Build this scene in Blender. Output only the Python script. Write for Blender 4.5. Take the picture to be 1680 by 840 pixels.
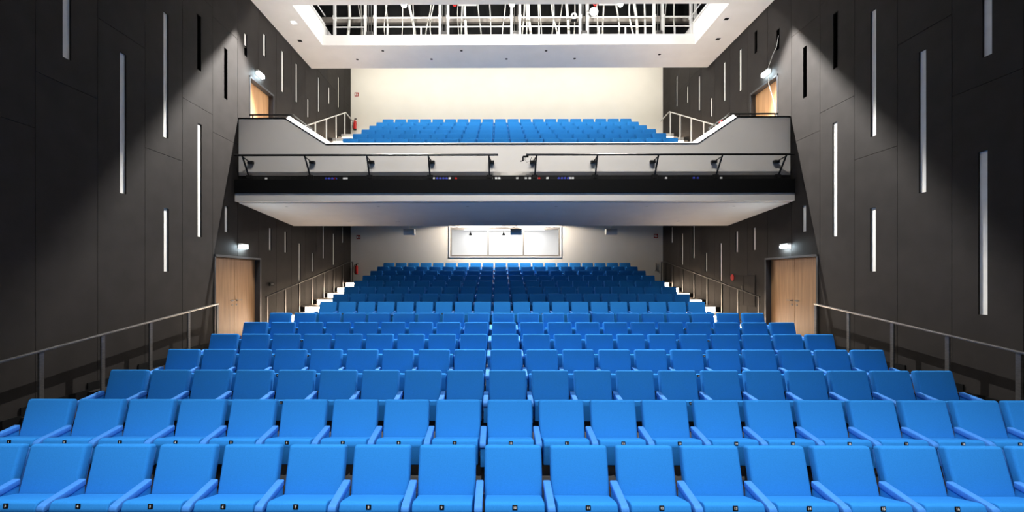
import bpy, bmesh, math, random
from mathutils import Matrix, Vector
random.seed(7)
sc = bpy.context.scene
COL = sc.collection
for o in list(bpy.data.objects): bpy.data.objects.remove(o)

# ------------------------------------------------------------------ camera, world, exposure
FPX = 720.0
cd = bpy.data.cameras.new('camera'); cam = bpy.data.objects.new('camera', cd); COL.objects.link(cam)
cd.sensor_width = 36.0; cd.lens = FPX/1680*36.0
cd.shift_x = (840-811.6)/1680; cd.shift_y = 37/1680
cam.location = (-0.405, 0, 2.268); cam.rotation_euler = (math.pi/2, 0, 0.0065)
cd.clip_start = 0.05; cd.clip_end = 200
sc.camera = cam
w = bpy.data.worlds.new('world'); sc.world = w; w.use_nodes = True
w.node_tree.nodes['Background'].inputs[0].default_value = (1, .97, .93, 1)
w.node_tree.nodes['Background'].inputs[1].default_value = 0.02
sc.view_settings.view_transform = 'Standard'; sc.view_settings.look = 'None'
sc.view_settings.exposure = 0.0; sc.view_settings.gamma = 1.0; sc.view_settings.use_curve_mapping = False

def light(name, kind, loc, power, color=(1, 1, 1), size=0.1, aim=None, cone=None, blend=0.3, size_y=None):
    l = bpy.data.lights.new(name, kind); l.energy = power; l.color = color
    if kind == 'AREA':
        l.shape = 'RECTANGLE'; l.size = size; l.size_y = size_y or size
    else: l.shadow_soft_size = size
    if kind == 'SPOT': l.spot_size = math.radians(cone); l.spot_blend = blend
    o = bpy.data.objects.new(name, l); COL.objects.link(o); o.location = loc
    if aim is not None:
        o.rotation_euler = (Vector(aim)-Vector(loc)).to_track_quat('-Z', 'Y').to_euler()
    return o
WARM = (1.0, 0.93, 0.84); COOL = (0.86, 0.94, 1.0)
# lamps of the lighting slot above the hall, just behind its front edge, with added fill
for x in (-3.02, 0.0, 3.02):
    light('slot_lamp_light', 'POINT', (x, 12.22, 10.03), 330, (1, .985, .95), 0.05)
    if x: light('wall_fill_spot', 'SPOT', (x*1.25, 12.22, 10.03), 8000, (1, .975, .94), 0.015, (x*2.15, 5.0, 1.0), 100, 0.2)  # added spot, brightens the side walls and their inserts
    light('loft_fill_light', 'POINT', (x*1.3, 13.3, 12.4), 95, (1, .98, .95), 0.1)  # added point light, brightens the bridge and cables in the loft
# spotlights above the ceiling, shining back through the middle slot (ahead of the frame)
for x in (-3.6, -1.2, 1.2, 3.6):
    light('middle_slot_lamp_light', 'SPOT', (x, 7.55, 10.6), 1020, (1, .97, .93), 0.05, (x*1.02, 10.7, 1.0), 84, 0.6)
# soft fill lights, unseen and added at the ceiling over the front rows
for x in (-2.4, 2.4):
    hl = light('ceiling_fill_light', 'AREA', (x, 4.0, 9.76), 75, (1, .97, .93), 1.0, (x, 4.0, 0), size_y=3.0)
    hl.data.spread = math.radians(118)
# lamps in the front lighting slot, over the stage edge (ahead of the frame)
for x in (-4.2, -1.4, 1.4, 4.2):
    light('front_slot_lamp_light', 'POINT', (x, 0.8, 11.8), 1350, (0.97, .98, 1.0), 0.06)
# unseen fill light added above the stage, aimed down on the first rows
sw = light('stage_fill_light', 'AREA', (0, -0.3, 5.5), 170, (0.93, .96, 1.0), 9, (0, 2.9, 0), size_y=1.2)
sw.data.spread = math.radians(110)
# lamps on the balcony underside close to the back wall
for x in (-1.3, 1.25):
    light('rear_downlight_light', 'SPOT', (x, 19.0, 4.84), 380, (1, .88, .76), 0.06, (x, 19.0, 0), 172, 0.12)
# washers hidden above the rear edge of the ceiling, on the upper back wall
for x in (-5.8, -3.0, 0, 3.0, 5.8):
    light('rear_washer_light', 'AREA', (x, 17.2, 12.1), 92, (1, .95, .84), 1.6, (x, 19.4, 8.2), size_y=.4)
light('control_room_light', 'AREA', (-.07, 21.3, 4.7), 85, (1, 1, 1), 4.0, (-.07, 21.3, 0), size_y=1.6)

# ------------------------------------------------------------------ materials
def mat(name, base, rough=0.6, metal=0.0, emit=None, estr=0.0, spec=0.5):
    m = bpy.data.materials.new(name); m.use_nodes = True
    b = m.node_tree.nodes['Principled BSDF']
    b.inputs['Base Color'].default_value = (*base, 1); b.inputs['Roughness'].default_value = rough
    b.inputs['Metallic'].default_value = metal; b.inputs['Specular IOR Level'].default_value = spec
    if emit: b.inputs['Emission Color'].default_value = (*emit, 1); b.inputs['Emission Strength'].default_value = estr
    return m
def noisy(m, c1, c2, scale=8, stretch=(1, 1, 1), detail=4, bump=0.0, bscale=None, dist=0.01, coord='Object', lo=.3, hi=.7):
    nt = m.node_tree; N = nt.nodes; L = nt.links; b = N['Principled BSDF']
    tc = N.new('ShaderNodeTexCoord'); mp = N.new('ShaderNodeMapping'); mp.inputs['Scale'].default_value = stretch
    nz = N.new('ShaderNodeTexNoise'); nz.inputs['Scale'].default_value = scale; nz.inputs['Detail'].default_value = detail
    cr = N.new('ShaderNodeValToRGB'); cr.color_ramp.elements[0].color = (*c1, 1); cr.color_ramp.elements[1].color = (*c2, 1)
    cr.color_ramp.elements[0].position = lo; cr.color_ramp.elements[1].position = hi
    L.new(tc.outputs[coord], mp.inputs[0]); L.new(mp.outputs[0], nz.inputs[0]); L.new(nz.outputs[0], cr.inputs[0])
    L.new(cr.outputs[0], b.inputs['Base Color'])
    if bump:
        n2 = N.new('ShaderNodeTexNoise'); n2.inputs['Scale'].default_value = bscale or scale*6; n2.inputs['Detail'].default_value = 2
        bp = N.new('ShaderNodeBump'); bp.inputs['Strength'].default_value = bump; bp.inputs['Distance'].default_value = dist
        L.new(mp.outputs[0], n2.inputs[0]); L.new(n2.outputs[0], bp.inputs['Height']); L.new(bp.outputs[0], b.inputs['Normal'])
    return m
M = {}
M['fabric'] = noisy(mat('blue_wool', (0.02, .21, .58), .92, spec=.12), (0.019, .198, .55), (0.025, .222, .62), 160, detail=2, bump=.3, bscale=500, dist=.002)
M['arm'] = noisy(mat('blue_vinyl', (.05, .22, .62), .75, spec=.15), (.048, .21, .59), (.055, .235, .66), 40, bump=.1, bscale=300, dist=.001)
M['wall'] = noisy(mat('dark_board', (.021, .0185, .017), .7, spec=.14), (.019, .0165, .015), (.024, .021, .0193), 3.0, (1, 1, 1), 6, bump=.05, bscale=90, dist=.002)
M['void'] = mat('dark_void', (.006, .006, .006), .9, spec=.1)
M['insert'] = noisy(mat('pale_insert', (.74, .72, .67), .7), (.70, .68, .63), (.78, .76, .71), 5)
M['plaster'] = noisy(mat('white_plaster', (.78, .76, .73), .85, spec=.2), (.76, .74, .71), (.80, .78, .75), 2.0, bump=.03, bscale=60, dist=.002)
M['cream'] = noisy(mat('cream_plaster', (.80, .765, .69), .85, spec=.2), (.785, .75, .675), (.815, .78, .705), 1.5, bump=.03, bscale=60, dist=.002)
M['parapet'] = noisy(mat('parapet_paint', (.70, .66, .60), .6, spec=.3), (.685, .645, .585), (.715, .675, .615), 1.5)
M['black'] = mat('black_paint', (.004, .004, .004), .7, spec=.12)
M['blacksteel'] = noisy(mat('black_steel', (.012, .012, .012), .35, .4), (.009, .009, .009), (.02, .02, .02), 20)
M['steel'] = noisy(mat('brushed_steel', (.22, .215, .205), .34, .85), (.17, .165, .16), (.27, .26, .25), 12, (1, 1, 8))
M['white_metal'] = mat('white_metal', (.72, .71, .69), .4, .1)
M['frame'] = mat('grey_frame', (.055, .055, .06), .4, .5)
M['wood'] = noisy(mat('oak_veneer', (.42, .23, .11), .45, spec=.35), (.36, .19, .085), (.52, .30, .145), 3, (5, 5, .35), 8, bump=.03, bscale=30, dist=.001, lo=.3, hi=.72)
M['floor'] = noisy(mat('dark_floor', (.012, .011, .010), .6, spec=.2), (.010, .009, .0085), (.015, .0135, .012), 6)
M['step'] = noisy(mat('brown_step', (.36, .32, .28), .5), (.33, .29, .255), (.39, .35, .305), 5)
M['tread'] = noisy(mat('beige_tread', (.42, .37, .32), .55), (.39, .34, .295), (.45, .40, .345), 4)
M['winframe'] = mat('window_frame_paint', (.17, .16, .145), .5)
M['darksteel'] = mat('dark_steel', (.05, .045, .04), .4, .6)
M['red'] = mat('red_enamel', (.52, .015, .012), .3)
M['sign'] = mat('red_sign', (.34, .02, .012), .5)
M['white'] = mat('white_plastic', (.8, .8, .8), .4)
M['blueplug'] = mat('blue_socket', (.05, .07, .5), .4)
M['cable'] = mat('pale_cable', (.82, .79, .72), .5)
M['led_cool'] = mat('led_cool', (.9, .95, 1), .5, emit=(.72, .90, 1.0), estr=150)
M['led_warm'] = mat('led_warm', (1, .9, .8), .5, emit=(1.0, .78, .58), estr=26)
M['lamp_glow'] = mat('lamp_glow', (1, 1, 1), .5, emit=(1, .97, .88), estr=160)
M['tube'] = mat('tube_glow', (1, 1, 1), .5, emit=(1, 1, 1), estr=6)
g = mat('window_glass', (1, 1, 1), .02); g.node_tree.nodes['Principled BSDF'].inputs['Transmission Weight'].default_value = 1
g.node_tree.nodes['Principled BSDF'].inputs['IOR'].default_value = 1.1; M['glass'] = g

# ------------------------------------------------------------------ mesh helpers
def mesh_of(name, bm, *mats, smooth=False):
    bmesh.ops.recalc_face_normals(bm, faces=bm.faces)
    me = bpy.data.meshes.new(name); bm.to_mesh(me); bm.free()
    for m in mats: me.materials.append(M[m])
    if smooth:
        for p in me.polygons: p.use_smooth = True
        try: me.set_sharp_from_angle(angle=math.radians(40))
        except Exception: pass
    return me
def link(name, me, parent=None, loc=(0, 0, 0), rot=(0, 0, 0)):
    o = bpy.data.objects.new(name, me); COL.objects.link(o); o.location = loc; o.rotation_euler = rot
    if parent is not None: o.parent = parent
    return o
def obj(name, bm, m, parent=None, loc=(0, 0, 0), smooth=False, rot=(0, 0, 0)):
    ms = m if isinstance(m, (list, tuple)) else [m]
    return link(name, mesh_of(name, bm, *ms, smooth=smooth), parent, loc, rot)
def tag(o, label=None, cat=None, group=None, kind=None):
    if label: o['label'] = label
    if cat: o['category'] = cat
    if group: o['group'] = group
    if kind: o['kind'] = kind
    return o
def thing(name, label, cat, loc=(0, 0, 0), group=None, rz=0):
    o = bpy.data.objects.new(name, None); o.empty_display_size = .1; COL.objects.link(o)
    o.location = loc; o.rotation_euler = (0, 0, rz)
    return tag(o, label, cat, group)
def B(): return bmesh.new()
def box(bm, x0, x1, y0, y1, z0, z1, bev=0, seg=2, mi=0, mtx=None):
    r = bmesh.ops.create_cube(bm, size=1.0)
    vs = r['verts']
    for v in vs:
        v.co = Vector(((x0+x1)/2+v.co.x*(x1-x0), (y0+y1)/2+v.co.y*(y1-y0), (z0+z1)/2+v.co.z*(z1-z0)))
    es = list({e for v in vs for e in v.link_edges}); fs = list({f for v in vs for f in v.link_faces})
    if bev:
        r2 = bmesh.ops.bevel(bm, geom=es, offset=bev, segments=seg, affect='EDGES', profile=.5)
        fs = list({f for v in r2['verts'] for f in v.link_faces} | set(r2['faces']))
        vs = list({v for f in fs for v in f.verts})
    for f in fs: f.material_index = mi
    if mtx is not None: bmesh.ops.transform(bm, matrix=mtx, verts=vs)
    return vs
def cyl(bm, p0, p1, r, seg=12, r2=None, mi=0):
    p0 = Vector(p0); p1 = Vector(p1); d = p1-p0
    q = d.to_track_quat('Z', 'Y').to_matrix().to_4x4()
    res = bmesh.ops.create_cone(bm, cap_ends=True, segments=seg, radius1=r, radius2=r if r2 is None else r2, depth=d.length,
                                matrix=Matrix.Translation((p0+p1)/2) @ q)
    for f in {f for v in res['verts'] for f in v.link_faces}: f.material_index = mi
def tube(bm, pts, r, seg=6):
    rings = []
    P = [Vector(p) for p in pts]
    for i, p in enumerate(P):
        t = (P[min(i+1, len(P)-1)]-P[max(i-1, 0)]).normalized()
        a = Vector((1, 0, 0)) if abs(t.x) < .8 else Vector((0, 1, 0))
        u = t.cross(a).normalized(); v = t.cross(u)
        rings.append([bm.verts.new(p+u*r*math.cos(k*2*math.pi/seg)+v*r*math.sin(k*2*math.pi/seg)) for k in range(seg)])
    for a, b in zip(rings, rings[1:]):
        for k in range(seg): bm.faces.new((a[k], a[(k+1) % seg], b[(k+1) % seg], b[k]))
    bm.faces.new(rings[0]); bm.faces.new(rings[-1][::-1])
def prism(bm, prof, x0, x1, axis='x', bev=0, seg=2):
    def P(a, b, t): return (t, a, b) if axis == 'x' else ((a, t, b) if axis == 'y' else (a, b, t))
    A = [bm.verts.new(P(a, b, x0)) for a, b in prof]; C = [bm.verts.new(P(a, b, x1)) for a, b in prof]
    bm.faces.new(A); bm.faces.new(C[::-1])
    n = len(prof)
    for i in range(n): bm.faces.new((A[i], C[i], C[(i+1) % n], A[(i+1) % n]))
    bmesh.ops.recalc_face_normals(bm, faces=bm.faces)
    if bev: bmesh.ops.bevel(bm, geom=[e for e in bm.edges], offset=bev, segments=seg, affect='EDGES', profile=.5)
def plate(bm, u0, u1, v0, v1, w0, w1, holes, f):
    """slab u0..u1 x v0..v1, w0..w1 thick with rectangular holes; f maps (u,v,w) to xyz"""
    hs = [(max(a, u0), min(b, u1), max(c, v0), min(d, v1)) for a, b, c, d in holes]
    hs = [h for h in hs if h[1] > h[0]+1e-4 and h[3] > h[2]+1e-4]
    us = sorted({u0, u1} | {h[0] for h in hs} | {h[1] for h in hs}); vs = sorted({v0, v1} | {h[2] for h in hs} | {h[3] for h in hs})
    full = {}
    for i in range(len(us)-1):
        for j in range(len(vs)-1):
            cu = (us[i]+us[i+1])/2; cv = (vs[j]+vs[j+1])/2
            full[i, j] = not any(h[0] < cu < h[1] and h[2] < cv < h[3] for h in hs)
    def q(*p): bm.faces.new([bm.verts.new(f(*t)) for t in p])
    for (i, j), ok in full.items():
        if not ok: continue
        a, b, c, d = us[i], us[i+1], vs[j], vs[j+1]
        q((a, c, w0), (b, c, w0), (b, d, w0), (a, d, w0)); q((a, c, w1), (a, d, w1), (b, d, w1), (b, c, w1))
        if not full.get((i-1, j)): q((a, c, w0), (a, d, w0), (a, d, w1), (a, c, w1))
        if not full.get((i+1, j)): q((b, c, w0), (b, c, w1), (b, d, w1), (b, d, w0))
        if not full.get((i, j-1)): q((a, c, w0), (a, c, w1), (b, c, w1), (b, c, w0))
        if not full.get((i, j+1)): q((a, d, w0), (b, d, w0), (b, d, w1), (a, d, w1))
    bmesh.ops.remove_doubles(bm, verts=bm.verts, dist=1e-5)

# ------------------------------------------------------------------ the hall
W = 7.07                 # half width to the panel faces
YR = 19.9                # back wall
ZC = 9.79                # ceiling underside
def fl(i): return .108*(i-1) if i <= 7 else .75+.1935*(i-8)      # floor of stalls row i (1..15)
def by(i): return 3.59+1.003*(i-1) if i <= 7 else 12.35+.995*(i-8)
def bfl(j): return 5.98+.488*j                                  # floor of balcony row j (0..5)
def bby(j): return 14.2+.996*j

# floor: stepped slab, one profile
prof = [(-3.0, -.4), (-3.0, 0.0)]
z = 0.0
for i in range(2, 8):
    y = by(i)-.52; prof += [(y, z), (y, fl(i))]; z = fl(i)
prof += [(11.78, z), (11.78, fl(8))]; z = fl(8)
for i in range(9, 16):
    y = by(i)-.55; prof += [(y, z), (y, fl(i))]; z = fl(i)
prof += [(YR+.1, z), (YR+.1, -.4)]
bm = B(); prism(bm, prof, -W-.2, W+.2); o = obj('floor', bm, 'floor'); o['kind'] = 'structure'
# pale treads of the side stairs and a bounce plate over the cross aisle, pieces of the floor
fo = o
for i in range(8, 16):
    for t_ in (-1, 1):
        x0, x1 = sorted((5.62*t_, 7.06*t_))
        bm = B(); box(bm, x0, x1, (by(i)-.575 if i > 8 else 11.76), by(i)+.44, fl(i)-.01, fl(i)+.012, .004, 1)
        obj('tread', bm, 'tread', fo)
bm = B(); box(bm, -7.06, 7.06, by(7)+.46, 11.775, fl(7)-.01, fl(7)+.008, .003, 1); obj('aisle_bounce_plate', bm, 'step', fo)  # unseen pale plate added to bounce light onto the balcony underside

# ceiling with the lighting slot
OP = (-6.05, 5.93, 12.04, 14.12)
bm = B(); plate(bm, -W-.02, W+.02, -3.0, 15.68, ZC, ZC+.33, [OP, (-6.0, 6.0, -1.2, 1.53), (-6.2, 6.2, 7.72, 9.3)], lambda u, v, t: (u, v, t))  # unseen front and middle holes are sized to cut off the lamp light
ceil = obj('ceiling', bm, 'plaster'); ceil['kind'] = 'structure'
bm = B(); box(bm, -W-.3, W+.3, 10.4, 10.5, ZC+.33, 13.2); box(bm, -W-.3, W+.3, 15.5, 15.6, ZC+.335, 13.2); box(bm, -W-.3, W+.3, 10.4, 15.6, 13.2, 13.3)
for a_, b_ in ((-2.6, -2.5), (2.2, 2.3), (6.4, 6.5)): box(bm, -W-.3, W+.3, a_, b_, ZC+.33, 13.2)
box(bm, -W-.3, W+.3, -2.6, 10.4, 13.2, 13.3)
o = obj('trim_1', bm, 'void'); o['kind'] = 'structure'      # dark loft over the slot
bm = B(); box(bm, -W-.3, W+.3, 15.6, YR+.2, 12.4, 12.5)
o = obj('ceiling_rear', bm, 'plaster'); o['kind'] = 'structure'
bm = B(); box(bm, -W+.02, W-.02, 15.36, 15.5, 11.25, 11.44)
obj('loft_beam', bm, 'step', ceil)
for xa, xb in ((-6.16, -6.05), (5.93, 6.04)):
    bm = B(); box(bm, xa, xb, 12.04, 14.9, ZC+.331, 10.55); obj('slot_upstand', bm, 'plaster', ceil)

# back wall with the control room window
WX0, WX1, WZ0, WZ1 = -2.56, 2.44, 3.27, 4.58
bm = B(); plate(bm, -W-.3, W+.3, 0, 12.4, YR, YR+.14, [(WX0, WX1, WZ0, WZ1)], lambda u, v, t: (u, t, v))
o = obj('wall_rear', bm, 'cream'); o['kind'] = 'structure'

# side walls
SEAMS = [7.27+.985*k for k in range(-10, 14)]
SEAMS = [s for s in SEAMS if s < YR-.3]+[YR]
JOINT = {5: (4.44, 8.6), 6: (5.26, 9.2), 7: (6.62,), 8: (4.75, 8.9), 9: (6.1, 8.6), 10: (5.7, 8.4)}
SLOTS = [(6.75, 5.67, 8.17), (7.77, 3.78, 6.28), (8.78, 5.10, 7.61), (8.79, 2.41, 3.68), (9.78, 3.20, 5.73), (10.75, 3.41, 4.05),
         (13.57, 8.05, 9.33), (14.52, 8.12, 9.40), (15.41, 7.94, 8.59), (16.33, 8.49, 9.78), (17.34, 9.19, 9.85), (18.37, 9.44, 10.73),
         (12.83, 3.10, 3.75), (13.76, 3.09, 3.74), (14.74, 2.19, 3.45), (15.78, 2.53, 3.19), (16.78, 3.05, 4.27), (17.82, 2.83, 4.09), (18.86, 3.81, 4.47)]
HOLLOW = [(9.76, 6.92, 8.15), (10.72, 6.67, 7.91)]
DL = (10.28, 12.31, .60, 2.84); DU = (11.74, 13.04, 5.17, 7.73)
for s, side in ((-1, 'left'), (1, 'right')):
    sl = list(SLOTS); ho = list(HOLLOW)
    if s > 0: sl += [(6.81, 1.71, 4.23)]; ho += [(11.75, 8.37, 8.92), (12.75, 8.80, 9.43)]
    else: sl += [(11.57, 8.42, 8.75), (12.51, 8.63, 9.26)]; ho += [(11.57, 8.155, 8.41)]
    mp = (lambda ss: (lambda u, v, t: (ss*(W+t), u, v)))(s)
    bm = B(); plate(bm, -3.0, YR, -.4, 12.4, .24, .5, [], mp)
    wall = obj('wall_'+side, bm, 'void'); wall['kind'] = 'structure'
    wd = .066
    holes = [(d-wd, d+wd, a, b) for d, a, b in sl+ho]+[DL, DU]
    for a, b in zip(SEAMS, SEAMS[1:]):
        k = int(round((a+b)/2-1.3+.5))
        key = min(JOINT, key=lambda q: abs((a+b)/2-(q+.78)))
        js = list(JOINT[key]) if abs((a+b)/2-(key+.78)) < .4 else ([5.0, 10.0] if a > 11 else [4.0+.9*math.sin(a*3.1), 8.3])
        js = [j for j in js if all(not (h[0] < b and h[1] > a and h[2]-.05 < j < h[3]+.05) for h in holes)]
        zs = [-.38]+js+[12.38]
        for c, d in zip(zs, zs[1:]):
            g_ = .004
            bm = B(); plate(bm, a+g_, b-g_, c+g_, d-g_, 0, .03, holes, mp)
            obj('panel', bm, 'wall', wall)
    for d, a, b in sl:
        bm = B(); box(bm, *sorted((s*(W+.028), s*(W+.2))), d-wd-.004, d+wd+.004, a-.004, b+.004)
        obj('slot_insert', bm, 'insert', wall)
    bm = B()
    zb = lambda y: 0
    pts = [(-3, 0)]
    # skirting that follows the steps
    seg = [(-3.0, by(2)-.52, 0.0)]+[(by(i)-.52, by(i+1)-.52 if i < 7 else 10.20, fl(i)) for i in range(2, 8)]
    for y0, y1, zz in seg: box(bm, *sorted((s*(W-.018), s*(W+.001))), y0, y1, zz, zz+.14)
    o = obj('baseboard_'+side, bm, 'black'); o['kind'] = 'structure'

# doors ---------------------------------------------------------------------------------
def double_door(n, s, D, zfloor, single=False):
    y0, y1, _, z1 = D; z0 = zfloor
    X = lambda a, b: sorted((s*(W+a), s*(W+b)))
    bm = B()
    for a, b in ((y0-.001, y0+.05), (y1-.05, y1+.001)): box(bm, *X(-.012, .235), a, b, z0, z1)
    box(bm, *X(-.012, .235), y0, y1, z1-.05, z1+.001)
    fr = obj('door_%d' % n, bm, 'frame'); fr['kind'] = 'structure'
    mid = (y0+y1)/2; e = .135
    leaves = [(y0+.053, mid-.004), (mid+.004, y1-.053)] if not single else [(y0+.053, y1-.053)]
    for k, (a, b) in enumerate(leaves):
        bm = B(); box(bm, *X(e, e+.05), a, b, z0+.01, z1-.055, .003, 1)
        lf = obj('door_leaf', bm, 'wood', fr)
        yy = (b-.09 if k == 0 else a+.09) if not single else a+.1
        dr = -1 if (k == 0 and not single) else 1
        bm = B(); cyl(bm, (s*(W+e), yy, z0+1.05), (s*(W+e-.06), yy, z0+1.05), .012)
        cyl(bm, (s*(W+e-.05), yy-.01*dr, z0+1.05), (s*(W+e-.05), yy+.14*dr, z0+1.05), .011)
        cyl(bm, (s*(W+e), yy, z0+1.05), (s*(W+e-.008), yy, z0+1.05), .027)
        cyl(bm, (s*(W+e), yy, z0+.94), (s*(W+e-.008), yy, z0+.94), .024)
        obj('door_handle', bm, 'steel', lf, smooth=True)
    return fr
n = 1
for s in (-1, 1):
    double_door(n, s, DL, .655); n += 1
for s in (-1, 1):
    double_door(n, s, DU, 5.17, True); n += 1

# control room window and the room behind it ---------------------------------------------
bm = B()
plate(bm, WX0-.05, WX1+.05, WZ0-.05, WZ1+.05, -.035, .0, [(WX0, WX1, WZ0, WZ1)], lambda u, v, t: (u, YR+t, v))
win = obj('window_1', bm, 'white'); win['kind'] = 'structure'
bm = B(); plate(bm, WX0, WX1, WZ0, WZ1, 0.02, .10, [(WX0+.07, -.87, WZ0+.07, WZ1-.09), (-.80, .74, WZ0+.07, WZ1-.09), (.81, WX1-.07, WZ0+.07, WZ1-.09)], lambda u, v, t: (u, YR+t, v))
obj('window_frame', bm, 'winframe', win)
for a, b in ((WX0+.07, -.87), (-.80, .74), (.81, WX1-.07)):
    bm = B(); box(bm, a, b, YR+.05, YR+.062, WZ0+.07, WZ1-.09); obj('pane', bm, 'glass', win)
RX0, RX1, RY1, RZ0, RZ1 = -3.2, 3.1, 22.4, 2.4, 4.85
for nm, c in (('wall_booth_left', (RX0-.1, RX0, YR+.145, RY1, RZ0, RZ1)), ('wall_booth_right', (RX1, RX1+.1, YR+.145, RY1, RZ0, RZ1)),
              ('wall_booth_rear', (RX0-.1, RX1+.1, RY1, RY1+.1, RZ0, RZ1)), ('floor_booth', (RX0-.1, RX1+.1, YR+.145, RY1+.1, RZ0-.1, RZ0)),
              ('ceiling_booth', (RX0-.1, RX1+.1, YR+.145, RY1+.1, RZ1, RZ1+.1))):
    bm = B(); box(bm, *c); o = obj(nm, bm, 'white'); o['kind'] = 'structure'
for a, b, nm in ((-2.3, -1.55, 'left'), (-.6, .35, 'middle'), (1.0, 2.0, 'right')):
    t = thing('tube_light', 'white tube light inside the control room window, seen in the %s pane' % nm, 'lamp', ((a+b)/2, 21.3, RZ1-.1), 'tube lights in the control room')
    h = (b-a)/2
    bm = B(); box(bm, -h, h, -.06, .06, .04, .10, .01); obj('housing', bm, 'white', t)
    bm = B(); cyl(bm, (-h+.02, 0, .02), (h-.02, 0, .02), .022); obj('tube', bm, 'tube', t)
for x, nm in ((-1.68, 'left'), (-.12, 'middle')):
    t = thing('work_lamp', 'small dark work lamp hanging behind the %s pane of the control room window' % nm, 'lamp', (x, 20.6, 4.30), 'work lamps in the control room')
    bm = B(); cyl(bm, (0, 0, .0), (0, 0, .12), .075, 14, .03); obj('lamp_shade', bm, 'black', t)
    bm = B(); cyl(bm, (0, 0, .12), (0, 0, .55), .010, 8); obj('stem', bm, 'black', t)

# ------------------------------------------------------------------ balcony
bal = thing('balcony_front', 'wide off-white balcony front with raised ends above a long black beam', 'balcony', (0, 11.25, 4.22))
def pobj(name, bm, m, parent, **k):      # world-space mesh under a parent that is not at the origin
    me = mesh_of(name, bm, *([m] if isinstance(m, str) else m), smooth=k.get('smooth', False))
    p = parent; off = Vector((0, 0, 0))
    while p is not None: off += p.location; p = p.parent
    me.transform(Matrix.Translation(-off))
    return link(name, me, parent)
prof = [(11.27, 4.21), (14.3, 3.985), (14.42, 4.85), (YR-.002, 4.95), (YR-.002, bfl(5))]
for j in range(5, 0, -1): prof += [(bby(j)-.52, bfl(j)), (bby(j)-.52, bfl(j-1))]
prof += [(bby(0)-.52, bfl(0)), (bby(0)-.52, 5.17), (11.27, 5.17)]
bm = B(); prism(bm, prof, -W+.003, W-.003); bm.normal_update()
for f in bm.faces:
    c_ = f.calc_center_median()
    if f.normal.z < -.5 and c_.y > 14.4 or (abs(c_.y-14.36) < .05 and c_.z < 4.8 and abs(f.normal.x) < .5): f.material_index = 1  # unseen rear underside kept dark so less light bounces onto the seats
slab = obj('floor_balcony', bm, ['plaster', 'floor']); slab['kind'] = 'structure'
bm = B(); box(bm, -W+.004, W-.004, 11.085, 11.268, 4.225, 4.43); pobj('fascia', bm, 'parapet', bal)
bm = B(); prism(bm, [(-W+.004, 4.91), (-W+.004, 6.375), (-5.865, 6.375), (-4.81, 5.705), (4.71, 5.705), (5.725, 6.385), (W-.004, 6.385), (W-.004, 4.91)], 11.25, 11.34, 'y')
pobj('parapet_panel', bm, 'parapet', bal)
bm = B(); box(bm, -W+.004, W-.004, 11.24, 11.34, 4.77, 4.91); strip = pobj('socket_strip', bm, 'blacksteel', bal)
bm = B(); box(bm, -W+.004, W-.004, 11.05, 11.24, 4.43, 4.775, .006, 1); beam = pobj('beam', bm, 'black', bal)
# thin dark edge and sloped white cap
for (xa, za, xb, zb_) in ((-W+.004, 6.375, -5.865, 6.375), (-5.865, 6.375, -4.81, 5.705), (-4.81, 5.705, 4.71, 5.705), (4.71, 5.705, 5.725, 6.385), (5.725, 6.385, W-.004, 6.385)):
    mid = abs(xa+xb) < .5
    bm = B(); prism(bm, [(xa, za), (xb, zb_), (xb, zb_+.028), (xa, za+.028)], 11.235, 11.27, 'y'); pobj('edge_trim', bm, 'black', bal)
    bm = B()
    if mid:
        prism(bm, [(11.27, za), (11.27, za+.012), (11.44, za+.105), (11.44, za-.3), (11.34, za-.3), (11.34, za)], xa, xb)
    else:
        rise = .15 if abs(za-zb_) > .1 else .02
        q8 = [bm.verts.new(c) for c in ((xa, 11.27, za), (xb, 11.27, zb_), (xb, 11.45, zb_+rise), (xa, 11.45, za+rise), (xa, 11.78, za+rise), (xb, 11.78, zb_+rise), (xb, 11.78, zb_), (xa, 11.78, za))]
        for ids in ((0, 1, 2, 3), (3, 2, 5, 4), (4, 5, 6, 7), (0, 7, 6, 1), (0, 3, 4, 7), (1, 6, 5, 2)): bm.faces.new([q8[i_] for i_ in ids])
        prism(bm, [(xa, 5.17), (xb, 5.17), (xb, zb_), (xa, za)], 11.34, 11.78, 'y')
    pobj('parapet_cap', bm, 'plaster' if (mid or abs(za-zb_) > .1) else 'black', bal)
# half steps in the balcony aisles
for j in range(0, 6):
    for s in (-1, 1):
        zt = bfl(j); zl = bfl(j-1) if j else 5.17; yb = bby(j)-.52
        bm = B(); box(bm, *sorted((5.64*s, 7.05*s)), yb-.42, yb-.001, zl+.001, (zt+zl)/2); pobj('half_step', bm, 'tread', slab)
        bm = B(); box(bm, *sorted((5.64*s, 7.05*s)), yb+.001, yb+.57, zt-.01, zt+.012); pobj('tread', bm, 'tread', slab)
# sockets on the strip
for x in (-6.35, -4.34, -4.28, -2.04, -.44, -.56, -.36, -1.63, .10, .32, .42, .52, .60, .87, 1.45, 1.52, 3.9, 5.3):
    bm = B(); box(bm, x-.03, x+.03, 11.225, 11.242, 4.80, 4.86, .004, 1); pobj('socket', bm, 'white', bal)
for x in (-4.80, -4.72, -4.64, -1.95, -1.87, -1.79, -1.71, 1.16, 1.24, 1.32, 1.40, 4.6, 4.7, -4.55):
    bm = B(); cyl(bm, (x, 11.245, 4.83), (x, 11.215, 4.83), .03, 12); pobj('socket', bm, 'blueplug', bal)
for x in (-4.57, -1.47, .66):
    bm = B(); cyl(bm, (x, 11.245, 4.83), (x, 11.215, 4.83), .03, 12); pobj('socket', bm, 'red', bal)

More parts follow.
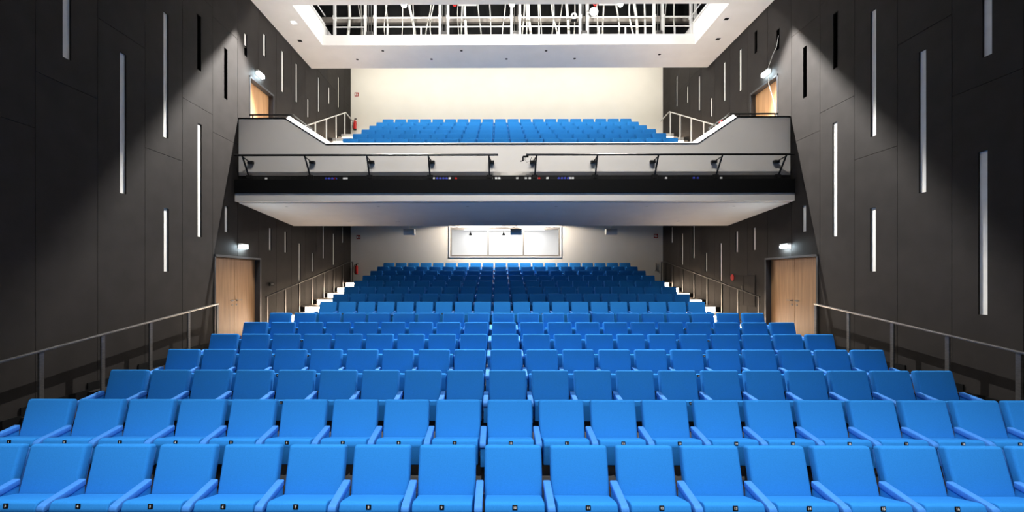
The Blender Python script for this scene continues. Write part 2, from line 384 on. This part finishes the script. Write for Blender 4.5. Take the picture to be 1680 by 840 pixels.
# lighting rails in front of the parapet
for nm, x0, x1, arms in (('left', -7.02, -.39, [(-6.82, -6.78), (-5.25, -5.20), (-3.685, -3.68), (-2.137, -2.13), (-.62, -.61)]),
                         ('right', .31, 6.98, [(.57, .543), (2.09, 2.087), (3.614, 3.597), (5.209, 5.151), (6.80, 6.733)])):
    t = thing('lighting_rail', 'black pipe rail on slanted arms along the %s half of the balcony front' % nm, 'rail', ((x0+x1)/2, 11.1, 4.775), 'black rails on the balcony front')
    bm = B(); cyl(bm, (x0, 10.98, 5.365), (x1, 10.98, 5.365), .028, 14); pobj('rail', bm, 'blacksteel', t, smooth=True)
    for a, b in arms:
        bm = B(); cyl(bm, (a, 10.98, 5.36), (b, 11.215, 4.87), .021, 10); arm = pobj('arm', bm, 'blacksteel', t)
        d = -1 if a > .3 else 1
        bm = B(); box(bm, b-.075, b+.075, 11.20, 11.238, 4.80, 4.92, .006, 1); box(bm, b-.04, b+.04, 11.17, 11.2, 4.83, 4.90); pobj('foot_plate', bm, 'blacksteel', arm)
        bm = B(); q = b+.05*d; box(bm, q-.07, q+.07, 11.16, 11.249, 5.205, 5.275, .006, 1); cyl(bm, (a, 10.99, 5.33), (q, 11.17, 5.24), .014, 8); pobj('clamp', bm, 'blacksteel', arm)
# hanging clamp hook with cable on the right rail's inner end
t = thing('rail_clamp', 'black hook clamp with thin cable on the inner end of the right balcony rail', 'clamp', (.25, 10.98, 5.2))
bm = B(); box(bm, -.02, .12, -.02, .02, .10, .135); box(bm, -.035, 0, -.02, .02, .02, .12); cyl(bm, (-.09, 0, .0), (.0, 0, .02), .012, 8); obj('hook', bm, 'black', t)
bm = B(); tube(bm, [(.05, 0, .13), (.02, 0, .05), (.08, .02, -.02), (.16, .03, .02), (.2, .05, .12)], .006); obj('cable', bm, 'black', t)

# ------------------------------------------------------------------ handrails
def sloped_rail(label, s, ya, za, yb, zb_, posts, floorf, m='steel', X=6.86, tail=None, head=None, pw=.022):
    base = Vector((s*X, posts[0], floorf(posts[0])))
    t = thing('handrail', label, 'handrail', base, 'steel handrails on the side stairs')
    zz = lambda y: za+(zb_-za)*(y-ya)/(yb-ya)
    bm = B()
    pts = ([head] if head else [])+[(ya, za), (yb, zb_)]+([tail] if tail else [])
    for (a, b), (c, d) in zip(pts, pts[1:]):
        L_ = math.hypot(c-a, d-b); ang = math.atan2(d-b, c-a)
        box(bm, -.025, .025, -.01, L_+.01, -.016, .016, .006, 2, mtx=Matrix.Translation((s*X, a, b)) @ Matrix.Rotation(ang, 4, 'X'))
    pobj('rail', bm, m, t, smooth=True)
    for y in posts:
        bm = B(); box(bm, s*X-pw/2-.004, s*X+pw/2+.004, y-.034, y+.034, floorf(y), zz(y)-.012, .003, 1)
        pobj('post', bm, m, t)
        bm = B(); box(bm, s*X-.06, s*X+.06, y-.06, y+.06, floorf(y)+.001, floorf(y)+.012); pobj('base_plate', bm, 'blacksteel', t)
    return t
def floor_at(y):
    z = 0
    for i in range(2, 8):
        if y >= by(i)-.52: z = fl(i)
    if y >= 11.78: z = fl(8)
    for i in range(9, 16):
        if y >= by(i)-.55: z = fl(i)
    return z
def bfloor_at(y):
    z = 5.17
    for j in range(6):
        if y >= bby(j)-.52-.42: z = ((bfl(j-1) if j else 5.17)+bfl(j))/2
        if y >= bby(j)-.52: z = bfl(j)
    return z
for s, nm in ((-1, 'left'), (1, 'right')):
    sloped_rail('grey steel handrail sloping along the %s wall beside the front rows' % nm, s, 2.6, .84, 10.09, 1.685, [3.16, 4.17, 5.16, 6.16, 7.13, 8.12, 9.13, 10.06], floor_at)
    ht = sloped_rail('dark steel handrail up the %s stairs under the balcony' % nm, s, 12.22, 1.76, 18.9, 2.97, [12.25, 13.3, 14.25, 15.25, 16.25, 17.25, 18.25], floor_at, 'darksteel', tail=(19.5, 3.0))
    bm = B(); box(bm, s*6.86-.012, s*6.86+.012, 19.46, 19.53, fl(15), 3.0); pobj('post', bm, 'darksteel', ht)
    sloped_rail('pale handrail rising along the %s wall beside the balcony seats' % nm, s, 14.2, 7.15, 18.6, 9.32, [14.5, 15.5, 16.5, 17.5, 18.5], bfloor_at, 'white_metal', tail=(19.6, 9.28))
    # black rail on the raised end of the parapet
    t = thing('guard_rail', 'black guard rail on the raised %s end of the balcony parapet' % nm, 'rail', (s*6.4, 11.6, 6.40), 'black guard rails on the parapet ends')
    bm = B(); xi = -5.83 if s < 0 else 5.70; xo = -5.31 if s < 0 else 5.16
    tube(bm, [(s*6.98, 11.6, 6.61), (xi, 11.6, 6.61), (xo, 11.6, 6.225), (xo+.03*s, 11.6, 6.12)], .022, 8); pobj('rail', bm, 'blacksteel', t)
    for x in (6.9, 5.95):
        bm = B(); box(bm, s*x-.012, s*x+.012, 11.585, 11.615, 6.395, 6.60); pobj('post', bm, 'blacksteel', t)

# ------------------------------------------------------------------ step lights
ordn = ['', 'first', 'second', 'third', 'fourth', 'fifth', 'sixth', 'seventh', 'eighth', 'ninth', 'tenth', 'eleventh', 'twelfth', 'thirteenth', 'fourteenth', 'fifteenth', 'sixteenth', 'seventeenth', 'eighteenth', 'nineteenth', 'twentieth']
for s, nm in ((-1, 'left'), (1, 'right')):
    for i in range(9, 16):
        y = by(i)-.55
        t = thing('step_light', 'glowing step light on the %s stairs beside the %s stalls row' % (nm, ordn[i]), 'step light', (s*6.27, y, fl(i-1)+.014), 'step lights on the stalls stairs')
        bm = B(); box(bm, -.64, .64, -.022, -.001, 0, .165, .004, 1); obj('housing', bm, 'white_metal', t)
        bm = B(); box(bm, -.62, .62, -.028, -.0225, .006, .158); obj('diffuser', bm, 'led_warm', t)
    for j in range(0, 6):
        y = bby(j)-.52-.42; zl = bfl(j-1) if j else 5.17
        t = thing('step_light', 'glowing step light on the %s balcony stairs beside the %s balcony row' % (nm, ordn[j+1]), 'step light', (s*6.27, y, zl+.03), 'step lights on the balcony stairs')
        bm = B(); box(bm, -.62, .62, -.022, -.001, 0, .19, .004, 1); obj('housing', bm, 'white_metal', t)
        bm = B(); box(bm, -.60, .60, -.028, -.0225, .006, .18); obj('diffuser', bm, 'led_warm', t)

# ------------------------------------------------------------------ seats
lean = math.atan2(.10, .365)
def rbox_me(name, m, *a, bev=.01, seg=3, mtx=None):
    bm = B(); box(bm, *a, bev=bev, seg=seg, mtx=mtx); return mesh_of(name, bm, m, smooth=True)
rot = Matrix.Translation((0, 0, .505)) @ Matrix.Rotation(-lean, 4, 'X')
bm = B(); box(bm, -.239, .239, 0, .088, -.16, .374, .026, 4, mtx=rot)
me_back = mesh_of('backrest', bm, 'fabric', smooth=True)
bm = B(); box(bm, -.225, .225, .0885, .102, -.19, .34, .004, 1, mtx=rot)
me_shell = mesh_of('back_shell', bm, 'arm', smooth=True)
bm = B(); prism(bm, [(-.012, .505), (-.25, .572), (-.283, .565), (-.300, .520), (-.262, .315), (-.06, .315), (-.015, .37)], -.226, .226, bev=.012, seg=3)
me_seat = mesh_of('seat', bm, 'fabric', smooth=True)
bm = B(); prism(bm, [(.035, .608), (-.27, .566), (-.305, .553), (-.318, .53), (-.312, .50), (-.27, .505), (.035, .555)], -.031, .031, bev=.010, seg=3)
me_arm = mesh_of('armrest', bm, 'arm', smooth=True)
bm = B(); prism(bm, [(.03, .556), (-.27, .506), (-.295, .50), (-.27, .30), (.03, .30)], -.024, .024, bev=.006, seg=2)
me_side = mesh_of('side_panel', bm, 'fabric', smooth=True)
bm = B(); box(bm, -.018, .018, -.2, .02, .04, .305, .003, 1); box(bm, -.03, .03, -.26, .06, 0, .04, .003, 1)
me_leg = mesh_of('leg', bm, 'blacksteel')
me_plate = {}
for k in range(1, 21):
    cu = bpy.data.curves.new('n', 'FONT'); cu.body = str(k); cu.size = .026; cu.align_x = 'CENTER'; cu.align_y = 'CENTER'; cu.extrude = .0006; cu.resolution_u = 2; cu.offset = .0006
    to = bpy.data.objects.new('n', cu); COL.objects.link(to)
    dg = bpy.context.evaluated_depsgraph_get(); tm = bpy.data.meshes.new_from_object(to.evaluated_get(dg))
    tm.transform(Matrix.Translation((0, -.0042, 0)) @ Matrix.Rotation(math.pi/2, 4, 'X'))
    bm = B(); bm.from_mesh(tm)
    for f in bm.faces: f.material_index = 1
    box(bm, -.019, .019, -.0035, .003, -.019, .019, .002, 1)
    me_plate[k] = mesh_of('number_plate', bm, 'black', 'white')
    bpy.data.objects.remove(to); bpy.data.curves.remove(cu); bpy.data.meshes.remove(tm)
NW = 'zero one two three four five six seven eight nine ten eleven twelve thirteen fourteen fifteen sixteen seventeen eighteen nineteen twenty'.split()
rowname = lambda i: 'front row' if i == 1 else ordn[i]+' row'
def make_seat(k, x, y, z, label, group):
    t = thing('theatre_seat', label, 'seat', (x, y, z), group)
    link('backrest', me_back, t); link('back_shell', me_shell, t)
    st = link('seat', me_seat, t)
    p = link('number_plate', me_plate[k], st, (0, -.2945, .548), (math.radians(-4), 0, 0)); 
    for sx in ((-1,) if k < 20 else (-1, 1)):
        a = link('armrest', me_arm, t, (sx*.275, 0, 0))
        link('side_panel', me_side, a); link('leg', me_leg, t, (sx*.275, 0, 0))
    return t
for i in range(1, 14):
    for k in range(1, 21):
        if i == 1: lb = 'large blue seat in the front row whose black number plate reads %s' % NW[k]
        elif i == 2: lb = 'blue tip-up seat, %s from the left in the second row of the stalls' % ordn[k]
        else: lb = 'blue tip-up seat, %s from the left in the %s row of the stalls' % (ordn[k], ordn[i])
        make_seat(k, (k-10.5)*.55, by(i), fl(i), lb, 'blue seats in the stalls')
for j in (0, 1):
    for k in range(1, 21):
        make_seat(k, (k-10.5)*.55, bby(j), bfl(j), 'blue tip-up seat, %s from the left in the %s row of the balcony' % (ordn[k], ('front', 'second')[j]), 'blue seats on the balcony')
bm = B()
for rows in ([(by(i), fl(i)) for i in (14, 15)]+[(bby(j), bfl(j)) for j in (2, 3, 4, 5)]):
    for k in range(1, 21):
        n0 = len(bm.verts); x = (k-10.5)*.55
        lst = [(me_back, 0), (me_seat, 0), (me_arm, -.275), (me_side, -.275), (me_leg, -.275)]+([(me_arm, .275), (me_side, .275), (me_leg, .275)] if k == 20 else [])
        for me, dx in lst:
            n1 = len(bm.verts); f1 = len(bm.faces); bm.from_mesh(me); bm.verts.ensure_lookup_table(); bm.faces.ensure_lookup_table()
            mi = {'fabric': 0, 'arm': 1, 'blacksteel': 2}[[q for q in M if M[q] == me.materials[0]][0]]
            for v in bm.verts[n1:]: v.co += Vector((x+dx, rows[0], rows[1]))
            for f in bm.faces[f1:]: f.material_index = mi
o = link('theatre_seats', mesh_of('theatre_seats', bm, 'fabric', 'arm', 'blacksteel', smooth=True))
tag(o, 'small far blue seats of the last two stalls rows and four upper balcony rows', 'seats', 'rearmost blue seats', 'stuff')

# ------------------------------------------------------------------ lighting slot: bridge, cables, lamps
br = thing('lighting_bridge', 'white-lit steel lighting bridge with rails and cables inside the ceiling slot', 'bridge', (0, 14.3, 10.12))
BX = [-5.72, -4.72, -4.40, -2.28, -2.02, .05, .32, 2.28, 2.52, 4.68, 4.95, 5.88, 6.02]
for x in BX:
    bm = B(); box(bm, x-.04, x+.04, 14.26, 14.34, 10.12, 12.6, .005, 1); box(bm, x-.055, x+.055, 14.23, 14.37, 10.72, 10.83, .01, 1); pobj('post', bm, 'white_metal', br)
for a, b in ((-4.56, 10.16), (-2.15, 10.16), (.18, 10.16), (2.40, 10.16), (4.82, 10.16)):
    bm = B(); box(bm, a-.10, a+.10, 14.2, 14.36, b, b+.13, .02, 2); cyl(bm, (a-.04, 14.24, b+.1), (a-.04, 14.24, b+2.2), .012, 8); cyl(bm, (a+.05, 14.24, b+.1), (a+.05, 14.24, b+2.2), .012, 8)
    pobj('winch', bm, 'steel', br)
segs = list(zip(BX, BX[1:]))
for a, b in segs:
    if b-a < .6: continue
    for zz, r in ((10.775, .026), (10.475, .022)):
        bm = B(); cyl(bm, (a, 14.3, zz), (b, 14.3, zz), r, 10); pobj('rail', bm, 'white_metal', br, smooth=True)
bm = B(); box(bm, -6.05, 5.93, 14.42, 15.45, 10.13, 10.18); pobj('deck', bm, 'steel', br)
for x in (-4.0, -2.9, -1.45, .95, 1.6, 2.9, 3.75, 4.4, 5.35):
    bm = B(); box(bm, x-.02, x+.02, 14.28, 14.32, 10.12, 10.48); pobj('stanchion', bm, 'white_metal', br)
# side galleries of the slot
for s, x in ((-1, -6.12), (1, 6.0)):
    bm = B()
    for zz in (10.5, 10.78): cyl(bm, (x+.12*-s, 12.1, zz), (x+.12*-s, 14.2, zz), .018, 8)
    pobj('side_rail', bm, 'white_metal', br)
xs = [-5.35, -5.1, -4.95, -4.2, -4.12, -3.62, -3.3, -3.22, -2.75, -2.6, -1.75, -1.62, -1.5, -1.0, -.62, -.2, .42, .55, .7, .98, 1.08, 1.42, 1.55, 1.66, 1.95, 2.12, 2.95, 3.15, 3.6, 4.05, 4.2, 4.45, 5.2, 5.5]
for q, x in enumerate(xs):
    am = random.choice((.02, .05, .09)); ph = random.random()*6; dz = random.uniform(-.12, .12); yy = 14.5+random.random()*.5
    pts = [(x+dz*(k/10)+am*math.sin(ph+k*.55), yy, 10.18+.22*k) for k in range(11)]
    bm = B(); tube(bm, pts, (.045 if q % 6 == 0 else random.choice((.013, .018, .026))), 6); pobj('cable', bm, 'cable', br)
for x, nm in ((-1.78, 'left'), (.02, 'middle'), (2.72, 'right')):
    t = thing('hose_reel', 'small red coil hanging in the ceiling slot, %s of three' % nm, 'reel', (x, 14.05, 11.0), 'red coils in the ceiling slot')
    bm = B(); tube(bm, [(.05*math.cos(a*.6), .012*a/6, .06+.05*math.sin(a*.6)) for a in range(22)], .014); obj('coil', bm, 'red', t)
for x, nm in ((-1.38, 'left'), (3.12, 'right')):
    t = thing('light_box', 'dark rectangular spotlight hood in the %s half of the ceiling slot' % nm, 'lamp', (x, 14.0, 11.05), 'spotlight hoods in the ceiling slot')
    bm = B(); box(bm, -.30, .28, -.1, .1, .03, .22); obj('hood', bm, 'black', t)
    bm = B(); box(bm, -.28, .30, -.12, .1, -.02, .03); obj('flap', bm, 'white_metal', t)
t = thing('round_lamp', 'round white disc lamp clamped beside the central posts of the slot', 'lamp', (2.68, 14.1, 10.82))
bm = B(); cyl(bm, (0, 0, 0), (0, -.03, 0), .14, 28); obj('disc', bm, 'white', t, smooth=True)
bm = B(); cyl(bm, (-.2, .1, .02), (0, .02, 0), .02, 8); obj('arm', bm, 'white_metal', t)
t = thing('clamp_lamp', 'small ring-shaped clamp lamp on the slot rail left of the disc lamp', 'lamp', (2.05, 14.1, 10.62))
bm = B(); tube(bm, [(.075*math.cos(a*math.pi/9), 0, .08+.075*math.sin(a*math.pi/9)) for a in range(19)], .028); obj('ring', bm, 'white', t)
bm = B(); box(bm, -.09, .09, -.03, .03, -.10, -.03, .01, 1); obj('bracket', bm, 'black', t)
for x, nm in ((-3.02, 'left'), (0.0, 'middle'), (3.02, 'right')):
    t = thing('slot_lamp', 'dazzling lamp at the front edge of the ceiling slot, %s of three' % nm, 'lamp', (x, 12.25, 9.92), 'dazzling lamps of the ceiling slot')
    bm = B(); bmesh.ops.create_uvsphere(bm, u_segments=16, v_segments=10, radius=.075); obj('bulb', bm, 'lamp_glow', t, smooth=True)
    bm = B(); box(bm, -.09, .09, -.20, -.10, -.06, .14, .01, 1); box(bm, -.02, .02, -.12, -.05, -.02, .02); obj('housing', bm, 'white_metal', t)

# ------------------------------------------------------------------ ceiling fittings
def puck(name, label, group, x, y, z, m, r=.045):
    t = thing(name, label, 'ceiling fitting', (x, y, z), group)
    bm = B(); cyl(bm, (0, 0, -.006), (0, 0, 0), r*1.25, 16); obj('rim', bm, 'plaster', t)
    bm = B(); cyl(bm, (0, 0, -.012), (0, 0, -.006), r, 16); obj('lens', bm, m, t)
for k, x in enumerate((-5.216, -2.667, -.099, 2.229)):
    puck('ceiling_sensor', 'small dark ceiling dot in the row nearer the back, %s from the left' % ordn[k+1], 'dark dots behind the ceiling slot', x, 15.02, ZC, 'black')
for k, (x, y) in enumerate(((-4.192, 14.46), (-1.597, 14.47), (1.198, 14.49), (5.026, 14.75))):
    puck('ceiling_sensor', 'small dark ceiling dot close behind the bright slot, %s from the left' % ordn[k+1], 'dark dots behind the ceiling slot', x, y, ZC, 'black')
for (x, y), nm, m in (((-6.392, 12.856), 'front one by the left wall', 'tube'), ((-6.659, 13.846), 'rear one by the left wall', 'black'), ((6.229, 12.757), 'front one by the right wall', 'black'), ((6.518, 13.826), 'rear one by the right wall', 'black')):
    t = thing('square_downlight', 'small square ceiling opening beside the slot, '+nm, 'ceiling fitting', (x, y, ZC), 'square ceiling openings')
    bm = B(); plate(bm, -.085, .085, -.085, .085, -.004, 0, [(-.065, .065, -.065, .065)], lambda u, v, q: (u, v, q)); obj('rim', bm, 'white', t)
    bm = B(); box(bm, -.064, .064, -.064, .064, -.003, 0); obj('lens', bm, m, t)
sof = lambda y: 4.225+(y-11.27)*(3.985-4.225)/(14.3-11.27)
for k, x in enumerate((-6.025, -3.575, -1.205, 1.149, 3.552, 5.849)):
    puck('soffit_downlight', 'small dark round fitting under the balcony front, %s from the left' % ordn[k+1], 'round fittings under the balcony', x, 11.68, sof(11.68), 'frame', .05)
for k, x in enumerate((-5.0, -3.5, -1.3, .9, 3.1, 5.2)):
    puck('soffit_spot', 'small pale round fitting near the rear edge of the balcony underside, %s from the left' % ordn[k+1], 'pale fittings under the balcony', x, 13.6, sof(13.6)+.002, 'white', .055)
for x, nm in ((-1.3, 'left'), (1.25, 'right')):
    t = thing('rear_downlight', 'bright downlight under the balcony over the %s part of the control room window' % nm, 'lamp', (x, 18.75, 4.925), 'downlights above the control room window')
    bm = B(); plate(bm, -.11, .11, -.11, .11, -.03, 0, [(-.085, .085, -.085, .085)], lambda u, v, q: (u, v, q)); obj('rim', bm, 'white', t)
    bm = B(); box(bm, -.084, .084, -.084, .084, -.012, -.002); obj('lens', bm, 'lamp_glow', t)
# cylinder loudspeakers under the balcony
for x, s, nm in ((-3.94, 1, 'left of the control room window'), (.34, -1, 'in front of the control room window'), (4.13, -1, 'right of the control room window')):
    t = thing('loudspeaker', 'white cylindrical loudspeaker hanging under the balcony '+nm, 'loudspeaker', (x, 17.5, 4.13), 'cylindrical loudspeakers under the balcony')
    bm = B(); cyl(bm, (-.21, 0, .0), (.21, 0, 0), .125, 28); obj('body', bm, 'white', t, smooth=True)
    bm = B(); cyl(bm, (s*.21, 0, 0), (s*.235, 0, 0), .128, 28, .118); obj('grille', bm, 'insert', t, smooth=True)
    bm = B(); box(bm, -.02, .02, -.02, .02, .12, .768); box(bm, -.07, .07, -.04, .04, .755, .768); obj('bracket', bm, 'white', t)

# ------------------------------------------------------------------ emergency lights above the doors
for s, nm in ((-1, 'left'), (1, 'right')):
    for y, z, q in ((11.38, 3.10, 'stalls'), (12.2, 7.95, 'balcony')):
        t = thing('emergency_light', 'glaring cool white lamp above the %s %s door' % (nm, q), 'lamp', (s*W, y, z), 'cool white lamps above the doors')
        bm = B(); box(bm, *sorted((0, -s*.09)), -.17, .17, .02, .07, .008, 1); box(bm, *sorted((0, -s*.02)), -.17, .17, -.06, .05); obj('housing', bm, 'white', t)
        bm = B(); box(bm, *sorted((-s*.022, -s*.10)), -.14, .14, -.05, .018, .01, 2); obj('diffuser', bm, 'led_cool', t)

# ------------------------------------------------------------------ wall fittings
def extinguisher(label, x, y, z):
    t = thing('fire_extinguisher', label, 'fire extinguisher', (x, y, z), 'red fire extinguishers')
    bm = B(); cyl(bm, (0, 0, 0), (0, 0, .36), .07, 20); cyl(bm, (0, 0, .36), (0, 0, .41), .07, 20, .028); obj('cylinder', bm, 'red', t, smooth=True)
    bm = B(); cyl(bm, (0, 0, .41), (0, 0, .46), .022, 12); box(bm, -.02, .09, -.012, .012, .45, .468); box(bm, -.02, .08, -.012, .012, .485, .50); obj('valve', bm, 'black', t)
    bm = B(); tube(bm, [(-.02, 0, .44), (-.09, 0, .42), (-.11, 0, .3), (-.10, 0, .12), (-.085, 0, .05)], .012); obj('hose', bm, 'black', t)
    bm = B(); cyl(bm, (0, 0, -.012), (0, 0, .02), .073, 20); obj('base', bm, 'black', t)
    bm = B(); box(bm, -.02, .02, .06, .178, .3, .34); obj('bracket', bm, 'black', t)
extinguisher('red fire extinguisher low on the back wall under the balcony', -6.76, 19.72, 2.46)
extinguisher('red fire extinguisher on the back wall beside the balcony seats', -6.83, 19.72, 8.98)
def fire_sign(label, x, z):
    t = thing('fire_sign', label, 'sign', (x, YR-.001, z), 'red fire extinguisher signs')
    bm = B(); box(bm, -.09, .09, -.008, 0, -.09, .09, .002, 1); obj('board', bm, 'sign', t)
    bm = B(); box(bm, -.05, -.012, -.010, -.008, -.055, .035); box(bm, -.04, -.02, -.010, -.008, .035, .06); box(bm, -.065, -.05, -.010, -.008, -.02, .05)
    prism(bm, [(.012, -.055), (.055, -.055), (.058, -.01), (.035, .055), (.015, .0)], -.010, -.008, 'y')
    obj('pictogram', bm, 'insert', t)
fire_sign('small red fire sign high at the left of the lower back wall', -6.727, 4.151)
fire_sign('small red fire sign high at the right of the lower back wall', 6.756, 4.198)
fire_sign('small red fire sign on the left of the balcony back wall', -6.81, 10.632)
t = thing('wall_hook', 'small dark metal hook low on the right of the back wall', 'hook', (6.76, YR-.001, 2.72))
bm = B(); box(bm, -.01, .01, -.02, 0, -.04, .24); cyl(bm, (0, -.01, -.03), (-.045, -.03, -.13), .01, 8); cyl(bm, (0, -.01, -.03), (.045, -.03, -.13), .01, 8); obj('hook', bm, 'blacksteel', t)
# hose cabinet on the right wall
t = thing('hose_cabinet', 'dark two-door wall cabinet with round red disc beside the right door', 'cabinet', (W, 13.36, 1.44))
bm = B(); box(bm, -.010, -.001, -.61, .61, 0, .94, .002, 1); obj('body', bm, 'wall', t)
for s in (-1, 1):
    bm = B(); box(bm, -.018, -.011, *sorted((s*.004, s*.585)), .03, .91, .003, 1); dr = obj('cabinet_door', bm, 'wall', t)
    if s > 0: bm = B(); box(bm, -.034, -.018, .04, .07, .48, .60, .004, 1); obj('latch', bm, 'steel', dr)
bm = B(); cyl(bm, (-.011, .62, .86), (-.028, .62, .86), .10, 24); d = obj('disc', bm, 'red', t)
t = thing('fire_plate', 'small square red plate on the right wall by the balcony stairs', 'sign', (W, 14.72, 7.45))
bm = B(); box(bm, -.02, -.001, -.11, .11, -.09, .13, .004, 1); obj('board', bm, 'red', t)
bm = B(); box(bm, -.024, -.02, -.04, .04, -.03, .07); obj('pictogram', bm, 'white', t)
t = thing('wall_switch', 'small black switch box on the left wall behind the door', 'switch', (-W, 12.85, 2.10))
bm = B(); box(bm, .001, .04, -.11, .11, -.05, .05, .006, 1); obj('box', bm, 'black', t)
bm = B(); box(bm, .04, .046, -.05, .0, -.025, .025); box(bm, .04, .046, .02, .07, -.025, .025); obj('button', bm, 'frame', t)
bm = B(); tube(bm, [(W+.02, 11.76, 8.75), (W-.03, 11.76, 8.45), (W-.08, 11.82, 8.30), (W-.10, 11.98, 8.05), (W-.06, 12.05, 7.6), (W-.03, 11.9, 7.1), (W-.03, 11.74, 6.5), (W-.05, 11.78, 6.45)], .007)
o = obj('loose_cable', bm, 'cable'); tag(o, 'pale loose cable hanging from a slot down to the right balcony door', 'cable')
